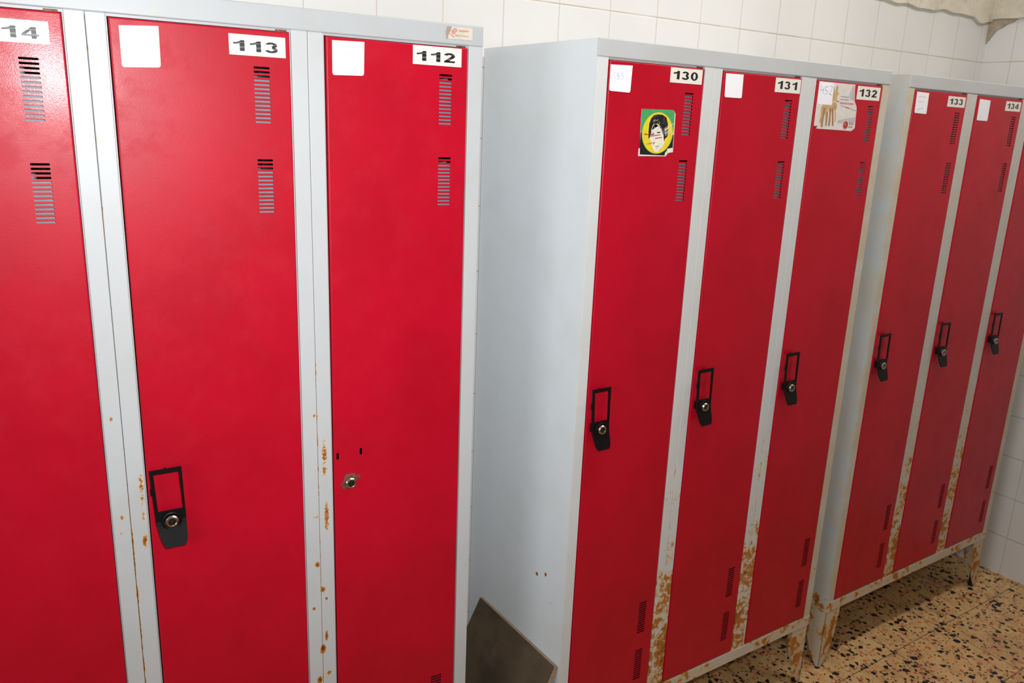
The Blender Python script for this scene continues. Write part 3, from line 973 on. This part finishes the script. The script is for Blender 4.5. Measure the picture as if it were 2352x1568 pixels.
P112 = [(0.0137, 0.0444), (0.0687, 0.0430), (0.0674, 0.0965), (0.0133, 0.0983)]
P113 = [(0.0163, 0.0494), (0.0694, 0.0460), (0.0689, 0.1036), (0.0164, 0.1064)]
cabA, hdA = make_unit('locker_cabinet', (-0.2305 - W * math.cos(-.055), 0.043 - W * math.sin(-.055), 0), -.055, 0.325,
                      'nearest three-door red and grey steel locker, doors numbered 112 to 114',
                      (sideG, headA, [matA] * 4, railR, legR),
                      [dict(num='114', dark=3, say='numbered 114', plate=(.158, .2449, .0528, .0825), wide=True, vu=.2045, vt=(.1010, .2440, 1.318, 1.456), handle=.735),
                       dict(num='113', dark=2, say='numbered 113', plate=(.1684, .2549, .0473, .0778), wide=True, vu=.2042, vt=(.0930, .2350, 1.318, 1.456), handle=.7357,
                            note=(P113, (), 'pen', 'blank white paper note')),
                       dict(num='112', dark=1, say='numbered 112, its handle missing', plate=(.1560, .2493, .0405, .0715), wide=True, vu=.2070, vt=(.0850, .2278, 1.318, 1.456),
                            slots=((.0102, .7717), (.0555, .7698)), lock=(.0338, .8290),
                            note=(P112, ([(.040, .065), (.043, .064), (.047, .066)], [(.030, .080), (.034, .079)]), 'pen', 'white paper note with very faint writing'))],
                      .010)
cabB, hdB = make_unit('locker_cabinet', (0, 0, 0), 0.0, 0.412,
                      'middle three-door red and grey steel locker, doors numbered 130 to 132',
                      (sideB, headB, [leftB, heavy, heavy, creamE], railR, legR),
                      [dict(num='130', say='numbered 130, with a face sticker', plate=(.1640, .2550, .0415, .0708), vu=.2100, vt=VB, handle=.7050,
                            note=([(.0049, .0470), (.0604, .0455), (.0589, .0967), (.005, .0954)], (PL['hw5a'], PL['hw8'], PL['hw5b']), 'pen', 'white paper note with faint blue 585'),
                            extra=face_sticker),
                       dict(num='131', say='numbered 131', plate=(.1710, .2585, .0420, .0730), vu=.2110, vt=VB, handle=.7050,
                            note=([(.0082, .0432), (.0631, .0425), (.0645, .0918), (.0108, .0921)], (), 'pen', 'blank white paper note')),
                       dict(num='132', say='numbered 132, with a torn leaflet', plate=(.1589, .2530, .0432, .0748), vu=.2120, vt=VB, handle=.7050,
                            note=([(.0085, .0412), (.0640, .0418), (.0646, .0924), (.0113, .0924)], (PL['hw4'], PL['hw4b'], PL['hw5'], PL['hw2']), 'pencil', 'white paper note with pencilled 452'),
                            extra=poster)],
                      .008)
cabC, hdC = make_unit('locker_cabinet', (1.0585, 0.0106, 0), 0.002, 0.400,
                      'farthest three-door red and grey steel locker beside the tiled right wall, starting at number 133',
                      (sideC, headB, [creamE, heavyC, heavyC, creamE], railR, legR),
                      [dict(num='133', dark=None, say='numbered 133', plate=(.1654, .2543, .0460, .0740), vu=.2115, vt=VB, handle=.7050,
                            note=([(.0104, .0425), (.0669, .0435), (.0691, .0978), (.0125, .0965)], ([(.02, .055), (.04, .053), (.055, .056)], [(.02, .068), (.05, .066)], [(.018, .088), (.05, .082)]), 'pinkpen', 'white paper note with faint pink writing')),
                       dict(num='134', dark=None, say='numbered 134', plate=(.1636, .2524, .0452, .0727), vu=.2115, vt=VB, handle=.7050,
                            note=([(.0130, .0461), (.0719, .0481), (.0734, .1054), (.0149, .1049)], (), 'pen', 'blank white paper note')),
                       dict(num=None, dark=None, say='next to the tiled wall', vu=.2115, vt=VB, handle=.7050)],
                      .060)

# worn maker's tag on the header of the near cabinet
mb = MB()
dw = .0055
y = -.0014 - .0006
ox = LX[2]
mb.prism(UW(PL['logo'], ox, dw), y, -.0014, 0)
mb.flat([UW(PL['logoDark'], ox, dw)], y - .0001, 1)
mb.stroke(UW(PL['arc1'], ox, dw), .0016, y - .0002, 1)
mb.stroke(UW(PL['arc2'], ox, dw), .0016, y - .0002, 1)
mb.flat([ellipse(ox + .2323, H - .0081 - dw, .0044, .0042)], y - .0003, 2)
mb.flat([UW(PL['bar'], ox, dw)], y - .0003, 2)
add_text(mb, 'MOVIXIRA', ox + .2361, ox + .2618, H - .0148 - dw, H - .0120 - dw, y - .0003, 3, .01)
tag(mb.build('maker_tag', [M['tag'], M['tagd'], M['ppink'], M['tagt']], hdA), "worn beige maker's tag")

# ---------------------------------------------------------------- board leaning between the cabinets
n = N('old_board')
c = n.mix(n.step(n.noise(9, 5, 0.6), 0.35, 0.68), lin(92, 77, 60), lin(70, 58, 46))
c = n.mix(n.step(n.noise(40, 5, 0.6), 0.6, 0.75), c, lin(66, 56, 48))
n.bump(n.noise(90, 5), 0.3, 0.001)
bm_face = n.fin(c, 0.75, 0, 0.25)
bm_edge = plain('board_edge', lin(176, 150, 118), 0.8, var=0.12, scale=40)
slope = 0.49
th = math.atan(slope)
L = 0.412 / math.cos(th)
mb = MB()
T = .011
y0, y1 = .006, .340
mb.box(y0, y1, 0, T, -L, 0, 0, .0012)
o = mb.build('board', [bm_face, bm_edge])
for p in o.data.polygons:
    nrm = p.normal
    if abs(nrm.y) < 0.6:
        p.material_index = 1
# local x -> world +y, local y (thickness) -> towards the side panel, local z up along the slope
ax_x = Vector((0, 1, 0))
ax_z = Vector((math.sin(th), 0, math.cos(th)))
ax_y = ax_z.cross(ax_x)
if ax_y.x < 0:
    ax_y = -ax_y
top = Vector((-.0006 - T * ax_y.x, 0, .418))
R = Matrix(((ax_x.x, ax_y.x, ax_z.x, top.x), (ax_x.y, ax_y.y, ax_z.y, top.y), (ax_x.z, ax_y.z, ax_z.z, top.z), (0, 0, 0, 1)))
o.data.transform(R)
if R.to_3x3().determinant() < 0:
    o.data.flip_normals()
mn = min(v.co.z for v in o.data.vertices)
bx = min(v.co.x for v in o.data.vertices)
off = Vector((bx, (y0 + y1) / 2, mn))
o.data.transform(Matrix.Translation(-off))
o.location = Vector((bx, (y0 + y1) / 2, 0.001))
tag(o, 'dark brown wooden board leaning against the grey side of the middle locker', 'board')
